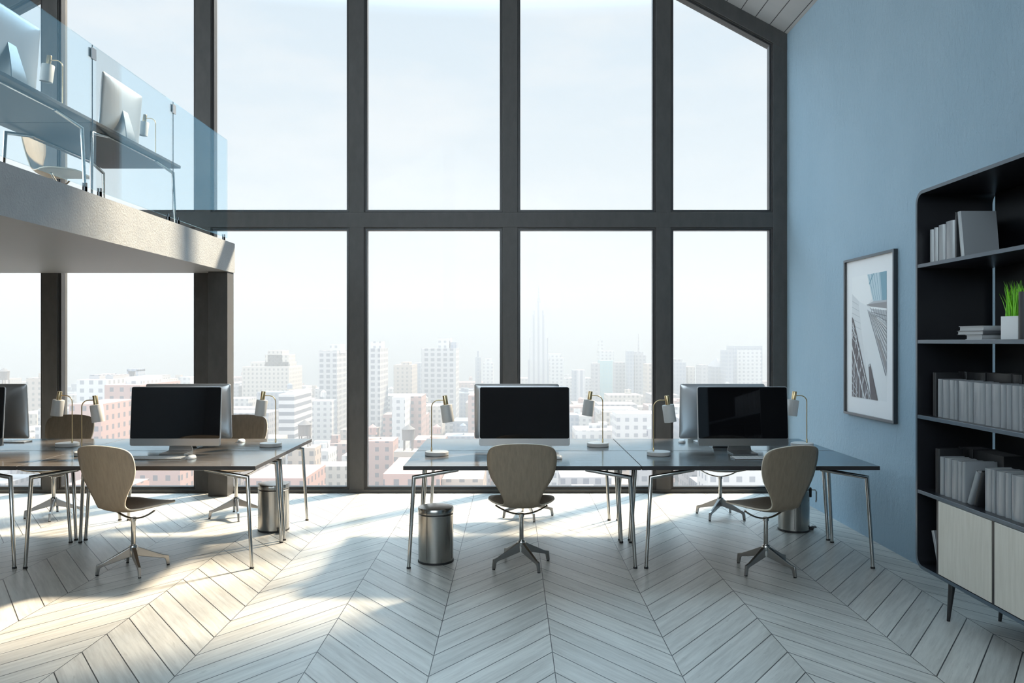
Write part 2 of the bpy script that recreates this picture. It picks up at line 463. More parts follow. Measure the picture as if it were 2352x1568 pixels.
# unseen windows of the back gable, added to light the room
for h0, h1 in holes:
    w = thing('window_%d' % wi, None, None); struct(w); wi += 1
    q = lambda e, t_: [(h0 + e, 2.4 + e), (h1 - e, 2.4 + e), (h1 - e, roof(h1) - .5 - e), (h0 + e, roof(h0) - .5 - e)]
    f = MB().ring(q(0, 0), q(.07, 0), XZ, BACK - .15, BACK - .04)
    f.build('frame', M['frame'], w)
    MB().prism(q(.06, 0), XZ, BACK - .10, BACK - .09).build('pane', M['pane'], w)

w = thing('window_%d' % wi, None, None); struct(w); wi += 1  # unseen left-wall window, added to brighten the right wall
f = MB().ring([(LW[0], LW[2]), (LW[1], LW[2]), (LW[1], LW[3]), (LW[0], LW[3])], [(LW[0] + .07, LW[2] + .07), (LW[1] - .07, LW[2] + .07), (LW[1] - .07, LW[3] - .07), (LW[0] + .07, LW[3] - .07)], YZ, XL - .18, XL - .06)
for k in range(1, 5):
    y_ = LW[0] + (LW[1] - LW[0]) * k / 5; f.box((XL - .17, y_ - .035, LW[2] + .07), (XL - .07, y_ + .035, LW[3] - .07))
f.build('frame', M['frame'], w)
MB().box((XL - .125, LW[0] + .06, LW[2] + .06), (XL - .115, LW[1] - .06, LW[3] - .06)).build('pane', M['pane'], w)

# mezzanine
MZB, MZT, MZX, MZE, MZ0 = 2.365, 2.68, -2.98, WIN - .004, 0.3
mz = MB()
prof = [(XL, MZB), (MZX, MZB), (MZX, MZT), (XL, MZT)]
vs = [(XL, MZ0, MZB), (MZX, MZ0, MZB), (MZX, MZ0, MZT), (XL, MZ0, MZT), (XL, MZE, MZB), (MZX, MZE, MZB), (MZX, MZE, MZT), (XL, MZE, MZT)]
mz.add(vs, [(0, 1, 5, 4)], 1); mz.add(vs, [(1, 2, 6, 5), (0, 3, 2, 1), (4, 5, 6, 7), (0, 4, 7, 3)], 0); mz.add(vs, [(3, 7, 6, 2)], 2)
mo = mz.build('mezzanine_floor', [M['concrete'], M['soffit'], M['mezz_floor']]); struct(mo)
struct(MB().box((-3.196, 8.375, 0), (-2.993, WIN - .001, MZB)).build('column', M['frame'], bevel=.004))

# glass balustrade
GX = -3.03
joints = [8.47, 7.12, 5.75, 4.38, 3.01, 1.64]
for k, (a, b_) in enumerate(zip(joints[:-1], joints[1:])):
    where = ['at the window end of the mezzanine edge', 'in the middle, in front of the far mezzanine desk', 'in front of the near mezzanine desk', 'above the left picture edge, nearest the room', 'beyond the photo edge'][k]
    if k > 3: break
    o = MB().box((GX - .006, b_ + .004, 2.73), (GX + .006, a - .004, 3.77)).build('balustrade_panel', M['rail_glass'])
    tag(o, 'clear glass balustrade panel ' + where, 'glass panel', 'balustrade panels of the mezzanine')
    for ci, yy in enumerate((a - .10, b_ + .10)):
        ends = ['far', 'near'][ci]
        which = ['first', 'second', 'third', 'fourth'][k]
        o = MB().box((GX - .013, yy - .009, MZT), (GX - .006, yy + .009, MZT + .075)).box((GX + .006, yy - .009, MZT), (GX + .013, yy + .009, MZT + .075)).box((GX - .013, yy - .009, MZT), (GX + .013, yy + .009, MZT + .048)).build('glass_clip', M['clip'])
        tag(o, 'small dark metal clip under the %s end of the %s balustrade panel from the window' % (ends, which), 'clip', 'floor clips of the glass balustrade')
    MB().box((GX - .0025, b_ - .0035, 2.73), (GX + .0025, b_ + .0035, 3.77)).build('joint_strip', M['clip'], [q for q in COL.objects if q.name.startswith('balustrade_panel')][-1])
    if k < 3:
        o = MB().box((GX - .014, b_ - .030, 3.68), (GX - .006, b_ + .030, 3.745)).box((GX + .006, b_ - .030, 3.665), (GX + .014, b_ + .030, 3.745)).box((GX - .008, b_ - .0035, 3.665), (GX + .008, b_ + .0035, 3.745)).build('joint_clamp', M['monitor_back'])
        tag(o, 'small square steel clamp at the top of the %s balustrade joint from the window' % ['first', 'second', 'third'][k], 'clamp', 'top clamps of the glass balustrade')

# ------------------------------------------------------------------ desk
def make_desk():
    r = thing('office_desk', 'x', 'desk')
    d = MB(); d.box((-.85, -.40, .712), (.85, .40, .74))
    d.mi = [1, 0, 1, 1, 1, 1]
    d.build('desktop', [M['desk'], M['desk_edge']], r, bevel=.0015, segs=1)
    for sy in (1, -1):
        MB().box((-.47, sy*.318 - .009, .6975), (.47, sy*.318 + .009, .7115)).build('rail', M['steel'], r, bevel=.002)
    for sx in (1, -1):
        for sy in (1, -1):
            lg = MB().tube([(sx*.46, sy*.318, .7035), (sx*.778, sy*.352, .652), (sx*.814, sy*.365, .012)], [.0145, .0150, .0125], 14).build('leg', M['steel'], r, smooth=True, angle=50)
            MB().lathe([(.0155, 0), (.0155, .011), (.012, .014)], 14, (sx*.814, sy*.365, 0)).build('foot_cap', M['rubber'], lg)
    return r
D1, D2 = 6.087, 6.897      # centres of the front and back rows
desk = make_desk(); used = False
for (x, y, rz, lab, grp) in [
    (.072, D1, 0, 'dark-topped steel-legged desk of the right cluster, nearest, in front of the small steel bin side', 'desks of the right cluster'),
    (1.778, D1, 0, 'dark desk nearest the framed picture, with the chair turned left before it', 'desks of the right cluster'),
    (.072, D2, 0, 'dark desk behind the central monitor pair, on the window side of the right cluster', 'desks of the right cluster'),
    (1.778, D2, 0, 'dark desk in the corner by the window and the plaster wall', 'desks of the right cluster'),
    (-2.683, D1, 0, 'dark desk of the left cluster with the large near chair turned right before it', 'desks of the left cluster'),
    (-4.389, D1, 0, 'dark desk cut off by the photo edge at the near side of the left cluster', 'desks of the left cluster'),
    (-2.683, D2, 0, 'dark desk of the left cluster beside the square column, on its window side', 'desks of the left cluster'),
    (-4.389, D2, 0, 'dark desk cut off by the photo edge on the window side of the left cluster', 'desks of the left cluster'),
]:
    place(desk, used, (x, y, 0), rz, lab, grp); used = True
place(desk, True, (-3.778, 7.272, MZT), PI / 2, 'desk on the mezzanine nearest the window, seen from below through the glass', 'desks on the mezzanine')
place(desk, True, (-3.778, 5.564, MZT), PI / 2, 'desk on the mezzanine cut off by the photo edge, seen from below', 'desks on the mezzanine')

# ------------------------------------------------------------------ chair (front = +y)
def interp(tab, t):
    for (t0, *a), (t1, *b) in zip(tab[:-1], tab[1:]):
        if t <= t1 + 1e-9:
            k = (t - t0) / (t1 - t0); k2 = k
            return [p + (q - p) * k2 for p, q in zip(a, b)]
    return list(tab[-1][1:])
def spline(tab, n):
    """Catmull-Rom through rows of tab (each row a tuple), n samples per span"""
    out = []
    k = len(tab)
    for i in range(k - 1):
        p0, p1, p2, p3 = (tab[max(0, i-1)], tab[i], tab[i+1], tab[min(k-1, i+2)])
        for j in range(n):
            t = j / n
            out.append(tuple(.5 * ((2*b) + (-a + c) * t + (2*a - 5*b + 4*c - d) * t*t + (-a + 3*b - 3*c + d) * t**3) for a, b, c, d in zip(p0, p1, p2, p3)))
    out.append(tab[-1]); return out
def make_chair():
    r = thing('office_chair', 'x', 'chair')
    # y, z, half width, edge lift (z), edge forward (y)
    rows = [(.238, .452, .030, .000, 0), (.234, .456, .105, .002, 0), (.218, .460, .165, .006, 0), (.17, .461, .214, .012, 0), (.09, .455, .240, .024, 0), (.0, .447, .240, .036, 0),
            (-.08, .443, .212, .036, 0), (-.135, .446, .172, .026, .004), (-.178, .462, .138, .012, .014), (-.205, .494, .126, .004, .022),
            (-.220, .540, .138, 0, .026), (-.234, .600, .170, 0, .030), (-.248, .670, .213, 0, .034), (-.262, .740, .237, 0, .036), (-.275, .800, .243, 0, .037),
            (-.285, .848, .239, 0, .036), (-.292, .884, .222, 0, .032), (-.296, .906, .180, 0, .026), (-.298, .918, .105, 0, .018), (-.299, .922, .030, 0, .01)]
    sm = spline(rows, 3); nu = 14
    mb = MB(); vs = []; fs = []
    for (y, z, w, lift, fwd) in sm:
        w = max(w, .012)
        for j in range(nu + 1):
            u = -1 + 2 * j / nu
            wr = w / .24
            vs.append((u * w, y + fwd * (u*u) * wr*wr, z + lift * abs(u) ** 2.4))
    for i in range(len(sm) - 1):
        for j in range(nu):
            a = i * (nu + 1) + j; fs.append((a, a + 1, a + nu + 2, a + nu + 1))
    mb.add(vs, fs)
    o = mb.build('seat_shell', [M['plywood'], M['ply_edge']], r, smooth=True, angle=60)
    # front/back normals of an open sheet: make them consistent, then give it thickness
    md = o.modifiers.new('sheet_thickness', 'SOLIDIFY'); md.thickness = .011; md.offset = 0; md.material_offset_rim = 1
    # bowed support bar
    bar = MB()
    pts = [(x, -.005, .372 + .066 * (abs(x) / .19) ** 2) for x in [-.19 + .38 * k / 16 for k in range(17)]]
    bar.tube(pts, .011, 10, flat=.55)
    bar.build('support_bar', M['steel'], r, smooth=True)
    MB().lathe([(.014, .15), (.0155, .152), (.0155, .352), (.021, .354), (.021, .374), (.017, .378)], 20).build('column', M['steel'], r, smooth=True)
    MB().lathe([(.022, .098), (.030, .102), (.030, .168), (.026, .178), (.017, .180)], 20).build('hub', M['steel'], r, smooth=True)
    for k in range(4):
        a = PI / 2 * k; ca, sa = math.cos(a), math.sin(a)
        prof = [(.020, .098, .175, .017), (.090, .082, .135, .014), (.205, .060, .084, .010), (.228, .042, .079, .0095), (.236, .004, .074, .0085), (.240, .002, .070, .008)]
        rings = []
        path = [(.018, .102, .172, .017), (.10, .082, .131, .0145), (.20, .058, .083, .011)]
        for (d, zb, zt, w) in path:
            rings.append([(d, -w, zb), (d, w, zb), (d, w * .8, zt), (d, -w * .8, zt)])
        rings.append([(.214, -.010, .048), (.214, .010, .048), (.236, .0085, .074), (.236, -.0085, .074)])
        rings.append([(.221, -.008, .006), (.221, .008, .006), (.244, .008, .006), (.244, -.008, .006)])
        lg = MB()
        lg.loft([[(d * ca - w * sa, d * sa + w * ca, z) for d, w, z in rg] for rg in rings])
        lo = lg.build('leg', M['alu'], r, bevel=.003)
        d = .2325; MB().lathe([(.0105, 0), (.0105, .005), (.008, .0065)], 12, (d * ca, d * sa, 0)).build('glide', M['rubber'], lo)
    return r
def seat_turn(o, legs_rot):
    """turn the base separately from the shell"""
    for ch in o.children:
        if ch.name.split('.')[0] in ('leg',): ch.rotation_euler = (0, 0, legs_rot)
chair = make_chair(); used = False
R = math.radians
for (x, y, z, rz, lr, lab, grp) in [
    (.069, 5.81, 0, 0, 31, 'beige plywood swivel chair seen straight from behind at the central monitor', 'chairs on the near side'),
    (-2.70, 5.68, 0, -19, 35, 'beige plywood swivel chair turned to the right, before the left cluster', 'chairs on the near side'),
    (1.81, 5.68, 0, 24, 38, 'beige plywood swivel chair turned to the left, near the bookcase', 'chairs on the near side'),
    (-4.27, 7.42, 0, 176, 22, 'plywood chair between desk lamps, half hidden beyond the left cluster desks', 'chairs on the window side'),
    (-2.57, 7.42, 0, 188, 24, 'plywood chair by the square column, its back cut by the left cluster monitor', 'chairs on the window side'),
    (.15, 7.42, 0, 180, 12, 'chair hidden by the central monitors, only its star base feet showing', 'chairs on the window side'),
    (1.94, 7.42, 0, 182, 52, 'chair under the corner desk by the plaster wall, only its seat and base showing', 'chairs on the window side'),
    (-4.09, 7.22, MZT, -82, 30, 'cream chair up on the mezzanine behind the glass', 'chairs on the mezzanine'),
]:
    o = place(chair, used, (x, y, z), R(rz), lab, grp); used = True
    seat_turn(o, R(lr - rz))

# ------------------------------------------------------------------ monitor (screen faces -y)
def make_monitor():
    r = thing('desktop_monitor', 'x', 'monitor')
    W, B, T = .36, .060, .530
    til = Matrix.Translation((0, 0, .27)) @ Matrix.Rotation(R(-4.5), 4, 'X') @ Matrix.Translation((0, 0, -.27))
    def rg(sx, sz, y, rad=.018):
        cz = (B + T) / 2; hz_ = (T - B) / 2 * sz
        return [(u, y, v) for u, v in rrect(-W * sx, W * sx, cz - hz_, cz + hz_, rad)]
    body = MB().loft([rg(.994, .992, -.007), rg(1, 1, -.004), rg(1, 1, .004), rg(.985, .98, .009), rg(.9, .88, .017, .05), rg(.72, .70, .028, .08), rg(.45, .45, .036, .08), rg(.2, .2, .039, .04)])
    body.xf(til).build('housing', M['monitor_back'], r, smooth=True, angle=30)
    scr = MB().prism(rrect(-W + .005, W - .005, .118, T - .005, .013), XZ, -.0095, -.006)
    scr.xf(til).build('screen', M['screen'], r)
    chin = MB().prism(rrect(-W + .003, W - .003, B + .002, .1165, .014), XZ, -.0090, -.006)
    chin.xf(til).build('chin', M['alu'], r)
    # bent sheet stand
    rings = []
    for (y, z, w) in [(-.085, .0005, .098), (.0, .0005, .100), (.075, .0005, .100), (.095, .004, .099), (.098, .02, .095), (.085, .10, .078), (.062, .20, .060), (.040, .285, .048)]:
        rings.append((y, z, w))
    st = MB(); n = len(rings); vs = []
    for i, (y, z, w) in enumerate(rings):
        y0, z0, _ = rings[max(0, i - 1)]; y1, z1, _ = rings[min(n - 1, i + 1)]
        d = Vector((0, y1 - y0, z1 - z0)).normalized(); nn = Vector((0, -d.z, d.y)) * .007
        vs.append([(-w, y, z), (w, y, z), (w, y + nn.y, z + nn.z), (-w, y + nn.y, z + nn.z)])
    st.loft(vs).build('stand', M['alu'], r, smooth=True, angle=35)
    return r
mon = make_monitor(); used = False
for (x, y, z, rz, lab, grp) in [
    (.099, 6.345, .74, 0, 'dark monitor facing the room on the central desk, directly behind the straight-on chair', 'monitors facing the room'),
    (-2.677, 6.345, .74, 0, 'dark monitor facing the room on the left cluster, behind the chair turned right', 'monitors facing the room'),
    (1.837, 6.345, .74, 0, 'dark monitor reflecting bookshelves, beside the plaster wall', 'monitors facing the room'),
    (-4.405, 6.345, .74, 0, 'dark monitor facing the room, cut off by the photo edge with a sliver showing', 'monitors facing the room'),
    (.040, 6.80, .74, 180, 'silver-backed monitor half hidden behind the central dark screen', 'monitors facing the window'),
    (-2.755, 6.80, .74, 180, 'silver-backed monitor peeking out behind the left cluster screen, beside the column', 'monitors facing the window'),
    (1.790, 6.80, .74, 180, 'silver-backed monitor in the corner, overlapped by the screen reflecting bookshelves', 'monitors facing the window'),
    (-4.49, 6.80, .74, 180, 'silver-backed monitor at the photo edge beyond the left cluster sliver screen', 'monitors facing the window'),
    (-3.53, 7.19, MZT + .74, -90, 'silver monitor seen from behind on the far mezzanine desk', 'monitors on the mezzanine'),
    (-3.53, 5.56, MZT + .74, -90, 'large silver monitor back cut off by the photo edge on the mezzanine', 'monitors on the mezzanine'),
]:
    place(mon, used, (x, y, z + .0005), R(rz), lab, grp); used = True

# keyboards and mice
def make_keyboard():
    r = thing('keyboard', 'x', 'keyboard')
    MB().prism([(-.057, 0), (.057, 0), (.057, .011), (-.057, .005)], lambda u, v, w: (w, u, v), -.21, .21).build('case', M['alu'], r, bevel=.0015)
    k = MB()
    for row in range(5):
        n = 14 if row != 0 else 9
        x = -.203
        for j in range(n):
            w = .406 / 14 if row else (.15 if j == 4 else (.406 - .15) / 8)
            y0 = -.052 + row * .0208; zz = .005 + .006 * (y0 + .057) / .114
            k.box((x + .0015, y0, zz), (x + w - .0015, y0 + .0185, zz + .003)); x += w
    k.build('keys', M['keys'], r); return r
kb = make_keyboard()
for i, (x, y, rz, lab) in enumerate([
    (-2.705, 6.06, 0, 'slim white keyboard on the left cluster desk, partly behind the chair turned right'),
    (1.885, 6.06, 2, 'slim white keyboard under the screen reflecting bookshelves, partly behind a chair'),
    (1.83, 7.06, 0, 'keyboard edge just showing beside the corner silver-backed monitor'),
    (-4.49, 7.05, 0, 'thin keyboard on the far left desk at the photo edge'),
    (.10, 6.06, 0, 'keyboard on the central desk, hidden behind the straight-on chair')][:4]):
    place(kb, i > 0, (x, y, .7403), R(rz), lab, 'keyboards on the desks')
def make_mouse():
    mb = MB(); rings = []
    for k in range(9):
        a = k / 8 * PI / 2
        rings.append([(.031 * math.cos(a) ** .55 * math.cos(t) if a < 1.5707 else 0.001 * math.cos(t), .055 * math.cos(a) ** .55 * math.sin(t) if a < 1.5707 else .001 * math.sin(t), .003 + .024 * math.sin(a)) for t in [2 * PI * j / 24 for j in range(24)]])
    rings.insert(0, [(p[0] * .94, p[1] * .94, 0) for p in rings[0]])
    o = mb.loft(rings).build('computer_mouse', M['keys'], smooth=True, angle=50)
    return tag(o, 'x', 'mouse')
ms = make_mouse()
for i, (x, y, lab) in enumerate([
    (-2.438, 6.06, 'white mouse beside the keyboard on the left cluster desk'),
    (.352, 6.06, 'white mouse peeking out beside the straight-on chair back'),
    (1.497, 7.02, 'small white mouse before the corner silver-backed monitor'),
    (-2.40, 7.06, 'white mouse at the lower corner of the left cluster silver-backed monitor')]):
    place(ms, i > 0, (x, y, .7403), 0, lab, 'mice on the desks')

# ------------------------------------------------------------------ desk lamp (post at -x, head at +x)
def make_lamp():
    r = thing('desk_lamp', 'x', 'lamp')
    MB().lathe([(.088, 0), (.092, .003), (.092, .026), (.089, .030)], 40).build('base', M['lamp'], r, smooth=True, angle=35)
    pts = [(-.041, 0, .029), (-.041, 0, .375)]
    for k in range(1, 9):
        a = PI / 2 * k / 8; pts.append((-.041 + .055 * (1 - math.cos(a)), 0, .375 + .055 * math.sin(a)))
    pts.append((.060, 0, .4305))
    p = MB().tube(pts, .0042, 10); p.lathe([(.0066, .029), (.0066, .058), (.0045, .061)], 14, (-.041, 0, 0))
    p.build('post', M['brass'], r, smooth=True)
    Mx = Matrix.Translation((.067, 0, .43)) @ Matrix.Rotation(R(-8), 4, 'Y')
    MB().lathe([(.017, -.036), (.0185, -.034), (.0185, .034), (.0170, .037)], 24, M4=Mx).build('socket', M['brass'], r, smooth=True, angle=35)
    MB().lathe([(.020, -.034), (.045, -.037), (.047, -.040), (.047, -.172), (.0445, -.172), (.0445, -.042), (.018, -.039)], 36, M4=Mx, closed=True).build('shade', M['lamp'], r, smooth=True, angle=35)
    MB().lathe([(.008, -.045), (.02, -.07), (.026, -.095), (.022, -.118), (.006, -.130)], 20, M4=Mx).build('bulb', M['lamp'], r, smooth=True)
    return r
lamp = make_lamp()
for i, (x, y, z, rz, lab, grp) in enumerate([
    (-.589, 6.24, .74, 0, 'brass and white lamp at the outer end of the central desk, above a bin', 'lamps on the near desks'),
    (.730, 6.77, .74, 180, 'brass and white desk lamp between the two right cluster screens, on the window side', 'lamps on the window-side desks'),
    (1.150, 6.24, .74, 0, 'brass and white desk lamp in front of the corner silver-backed monitor', 'lamps on the near desks'),
    (2.465, 6.77, .74, 180, 'brass and white desk lamp against the plaster wall, right of the reflecting screen', 'lamps on the window-side desks'),
    (-3.78, 6.77, .74, 180, 'brass and white desk lamp leaning left beside a dark mullion on the left cluster', 'lamps on the window-side desks'),
    (-3.33, 6.24, .74, 0, 'desk lamp with dark brass socket leaning right, left of the left cluster screen', 'lamps on the near desks'),
    (-2.05, 6.77, .74, 180, 'brass and white desk lamp at the open end of the left cluster near the column', 'lamps on the window-side desks'),
    (-3.59, 7.93, MZT + .74, 180, 'desk lamp on the far mezzanine desk behind the glass', 'lamps on the mezzanine'),
    (-3.59, 6.29, MZT + .74, 180, 'desk lamp beside the large monitor back on the near mezzanine desk', 'lamps on the mezzanine')]):
    place(lamp, i > 0, (x, y, z + .0003), R(rz), lab, grp)

# ------------------------------------------------------------------ pedal bin (fittings at +x)
def make_bin():
    r = thing('pedal_bin', 'x', 'bin')
    b_ = MB().lathe([(.124, .008), (.130, .012), (.130, .352), (.127, .356)], 48)
    b_.build('body', M['steel_b'], r, smooth=True, angle=35)
    MB().lathe([(.1305, 0), (.133, .002), (.133, .014), (.1305, .016)], 48).build('base_ring', M['rubber'], r, smooth=True, angle=35)
    MB().lathe([(.126, .354), (.128, .356), (.128, .362), (.126, .364)], 48).build('groove_ring', M['rubber'], r)
    MB().lathe([(.130, .363), (.132, .365), (.132, .398), (.128, .404), (.10, .4075), (.02, .4085)], 48).build('lid', M['steel_b'], r, smooth=True, angle=35)
    MB().box((.128, -.024, .29), (.146, .024, .372)).build('hinge_block', M['rubber'], r, bevel=.006)
    h = MB().tube([(.145, -.018, .352), (.178, -.018, .352), (.186, -.018, .338), (.186, -.018, .262), (.180, -.018, .25), (.180, .018, .25), (.186, .018, .262), (.186, .018, .338), (.178, .018, .352), (.145, .018, .352)], .003, 8)
    h.build('handle', M['steel'], r, smooth=True)
    MB().box((.120, -.022, .006), (.160, .022, .026)).box((.150, -.03, .030), (.186, .03, .036)).box((.12, -.012, .02), (.165, .012, .034)).build('pedal', M['rubber'], r, bevel=.003)
    MB().box((.1297, -.0012, .03), (.1310, .0012, .345)).xf(Matrix.Rotation(R(-95), 4, 'Z')).build('seam', M['rubber'], r)
    return r
m_, g_, b_ = principled('brushed_bin_steel', (.33, .32, .30), .22, 1.0)
M['steel_b'] = m_
bn = make_bin()
for i, (x, y, rz, lab) in enumerate([
    (-.566, 5.92, 75, 'steel pedal bin nearest the middle of the floor, under the central desk end'),
    (-2.065, 6.90, -50, 'steel pedal bin under the open end of the left cluster'),
    (2.44, 6.90, -12, 'steel pedal bin by the plaster wall with its black pedal showing')]):
    place(bn, i > 0, (x, y, 0), R(rz), lab, 'pedal bins')

# ------------------------------------------------------------------ framed picture on the right wall
pf = thing('framed_picture', 'large framed picture of skyscrapers seen from below, hanging on the blue-grey wall', 'picture', (XR, 6.57, 1.67))
# local: x out of the wall is negative, y along the wall
def YZr(u, v, w): return (w, u, v)
hw, hh = .463, .672
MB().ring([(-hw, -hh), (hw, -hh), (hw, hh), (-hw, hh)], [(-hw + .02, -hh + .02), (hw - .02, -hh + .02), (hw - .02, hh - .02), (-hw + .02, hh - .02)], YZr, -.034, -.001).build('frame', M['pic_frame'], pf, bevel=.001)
front_sheen([c_ for c_ in pf.children][0], M['edge_sheen'])
MB().box((-.012, -hw + .019, -hh + .019), (-.002, hw - .019, hh - .019)).build('mat_board', M['mat'], pf)
PC = {}
def pcol(nm, c):
    PC[nm] = principled('print_' + nm, c, .6)[0]; return PC[nm]
pm = [pcol('sky', (.74, .76, .78)), pcol('cloud', (.82, .83, .84)), pcol('steel_dark', (.13, .115, .125)), pcol('steel_mid', (.30, .29, .30)),
      pcol('glass_blue', (.20, .36, .45)), pcol('glass_pale', (.50, .62, .68)), pcol('tower_grey', (.45, .47, .50)), pcol('line_dark', (.20, .21, .23)), pcol('haze', (.66, .68, .70))]
# print area: U 0..1 from the window end to the near end, V 0..1 upwards; y = yu, z = zv
PW, PH = .635, 1.03
pr = MB()
LAY = [0]
def PV(u, v, lay): return (-.0122 - .00005 * LAY[0], .33 - PW * u, -.515 + PH * v)   # the window end lies at +y
def poly(pts, mi, lay):
    LAY[0] += 1; pr.add([PV(u, v, lay) for u, v in pts], [tuple(range(len(pts)))], mi)
def clip(pts):
    """clip a polygon to the unit square"""
    def cut(ps, f, lerp):
        out = []
        for i in range(len(ps)):
            a, b = ps[i - 1], ps[i]
            fa, fb = f(a), f(b)
            if (fa >= 0) != (fb >= 0):
                k = fa / (fa - fb); out.append((a[0] + (b[0] - a[0]) * k, a[1] + (b[1] - a[1]) * k))
            if fb >= 0: out.append(b)
        return out
    for f in (lambda p: p[0], lambda p: 1 - p[0], lambda p: p[1], lambda p: 1 - p[1]):
        pts = cut(pts, f, None)
        if len(pts) < 3: return None
    return pts
def shp(pts, mi, lay):
    p = clip(pts)
    if p: poly(p, mi, lay)
def stroke(a, b, w0, w1, mi, lay):
    d = Vector((b[0] - a[0], (b[1] - a[1]) * PH / PW)); n = Vector((-d.y, d.x)).normalized()
    n = Vector((n.x, n.y * PW / PH))
    shp([(a[0] + n.x * w0, a[1] + n.y * w0), (b[0] + n.x * w1, b[1] + n.y * w1), (b[0] - n.x * w1, b[1] - n.y * w1), (a[0] - n.x * w0, a[1] - n.y * w0)], mi, lay)
shp([(0, 0), (1, 0), (1, 1), (0, 1)], 0, 0)
shp([(0, 1), (0, .86), (.22, .79), (.44, .75), (.60, .80), (.46, 1)], 1, 0)
# pale tower on the window side
shp([(0, .86), (.22, .79), (.50, .25), (.56, 0), (0, 0)], 8, 0)
for k in range(5): stroke((0, .80 - .05 * k), (.20 + .02 * k, .76 - .05 * k), .004, .003, 6, 0)
shp([(.20, .79), (.26, .74), (.52, .20), (.50, .12), (.30, .52)], 0, 0)
# blue glass tower, upper near corner
shp([(.46, 1), (1, 1), (1, .78), (.64, .77)], 5, 0); shp([(.82, 1), (1, 1), (1, .78), (.88, .78)], 4, 0)
for k in range(5): stroke((.50 + .075 * k, 1.0), (.665 + .05 * k, .775), .006, .004, 4, 0)
stroke((.52, .92), (.64, 1.0), .012, .012, 4, 0)
# stepped tower below it
shp([(.44, .755), (.64, .78), (1, .78), (1, .60), (.70, .68)], 6, 0)
shp([(.44, .76), (1, .765), (1, .715), (.60, .735)], 3, 0); shp([(.46, .745), (1, .715), (1, .70), (.60, .72)], 1, 0)
for k in range(7): stroke((.56 + .07 * k, .735 - .006 * k), (.62 + .075 * k, .655 - .012 * k), .004, .005, 7, 0)
stroke((.52, .70), (1.02, .655), .004, .006, 7, 0); stroke((.58, .69), (1.02, .615), .004, .006, 7, 0)
# ribbed tower running down the near edge
shp([(.46, .72), (1, .60), (1, .21), (.59, .585)], 6, 0)
for k in range(8):
    stroke((.50 + .03 * k, .70 - .006 * k), (.98 + .05 * k, .20 + .035 * k), .006, .012, 3 if k % 2 else 7, 0)
    stroke((.53 + .03 * k, .69 - .006 * k), (1.02 + .05 * k, .22 + .035 * k), .003, .006, 1, 0)
shp([(.70, .52), (.80, .42), (1, .22), (1, .30), (.82, .47)], 3, 0)
# dark lattice tower in the lower window-side corner
shp([(0, .67), (.05, .64), (.575, 0), (0, 0)], 2, 0)
stroke((.02, .60), (.575, -.02), .010, .008, 8, 0); stroke((-.02, .44), (.42, -.04), .012, .016, 8, 0)
for k in range(6):
    stroke((.02 + .08 * k, .50 - .095 * k), (.06 + .085 * k, .62 - .105 * k), .008, .006, 8, 0)
    stroke((.03 + .10 * k, -.02), (.10 + .075 * k, .36 - .06 * k), .012, .006, 6, 0)
    stroke((-.02, .34 - .07 * k), (.10 + .03 * k, .18 - .05 * k), .007, .007, 6, 0)
for k in range(4): stroke((.0, .62 - .04 * k), (.10 + .03 * k, .56 - .045 * k), .008, .004, 6, 0)
# small dark tower
shp([(.50, .275), (.55, .285), (.765, 0), (.575, 0)], 2, 0); shp([(.50, .275), (.55, .285), (.555, .265), (.51, .255)], 6, 0)
pr.build('print', pm, pf)

# ------------------------------------------------------------------ bookcase
BX0, BX1, BY1, BY0, BZ0, BZ1 = 2.45, 2.905, 4.835, 2.72, .27, 2.534
bc = thing('bookcase', 'tall black open bookcase with rounded corners and pale doors against the blue-grey wall', 'bookcase', (0, 0, 0))
front_sheen(MB().ring(rrect(BY0, BY1, BZ0, BZ1, .075, 8), rrect(BY0 + .02, BY1 - .02, BZ0 + .02, BZ1 - .02, .057, 8), YZ, BX0, BX1).build('carcass', M['shelf'], bc, smooth=True, angle=30), M['edge_sheen'])
MB().box((BX1 - .016, BY0 + .019, BZ0 + .019), (BX1 - .004, 4.762, BZ1 - .019)).build('back_panel', M['shelf'], bc)
SH = [2.095, 1.640, 1.188, .738]
for z in SH:
    front_sheen(MB().box((BX0 + .002, BY0 + .019, z - .022), (BX1, BY1 - .019, z)).build('shelf', M['shelf'], bc, bevel=.001, segs=1), M['edge_sheen'])
DIV = [4.592, 4.060, 3.530, 3.000]
for y in DIV:
    MB().box((BX0 + .003, y - .010, BZ0 + .018), (BX1, y + .010, SH[3] - .02)).build('divider', M['shelf'], bc)
for a, b_ in zip(DIV[:-1], DIV[1:]):
    MB().box((BX0 + .001, b_ + .0125, BZ0 + .0235), (BX0 + .019, a - .0125, SH[3] - .0255)).build('door', M['door_wood'], bc, bevel=.001, segs=1)
for x in (2.545, 2.845):
    for y, s_ in ((4.60, 1), (3.78, 0), (2.92, -1)):
        MB().lathe([(.009, 0), (.010, .004), (.020, BZ0 + .001)], 16, (x, y + .045 * s_, 0)).xf(Matrix.Identity(4)).build('leg', M['shelf'], bc, smooth=True) if s_ == 0 else \
        MB().tube([(x, y + .045 * s_, .0), (x, y, BZ0 + .001)], [.009, .021], 16).build('leg', M['shelf'], bc, smooth=True)

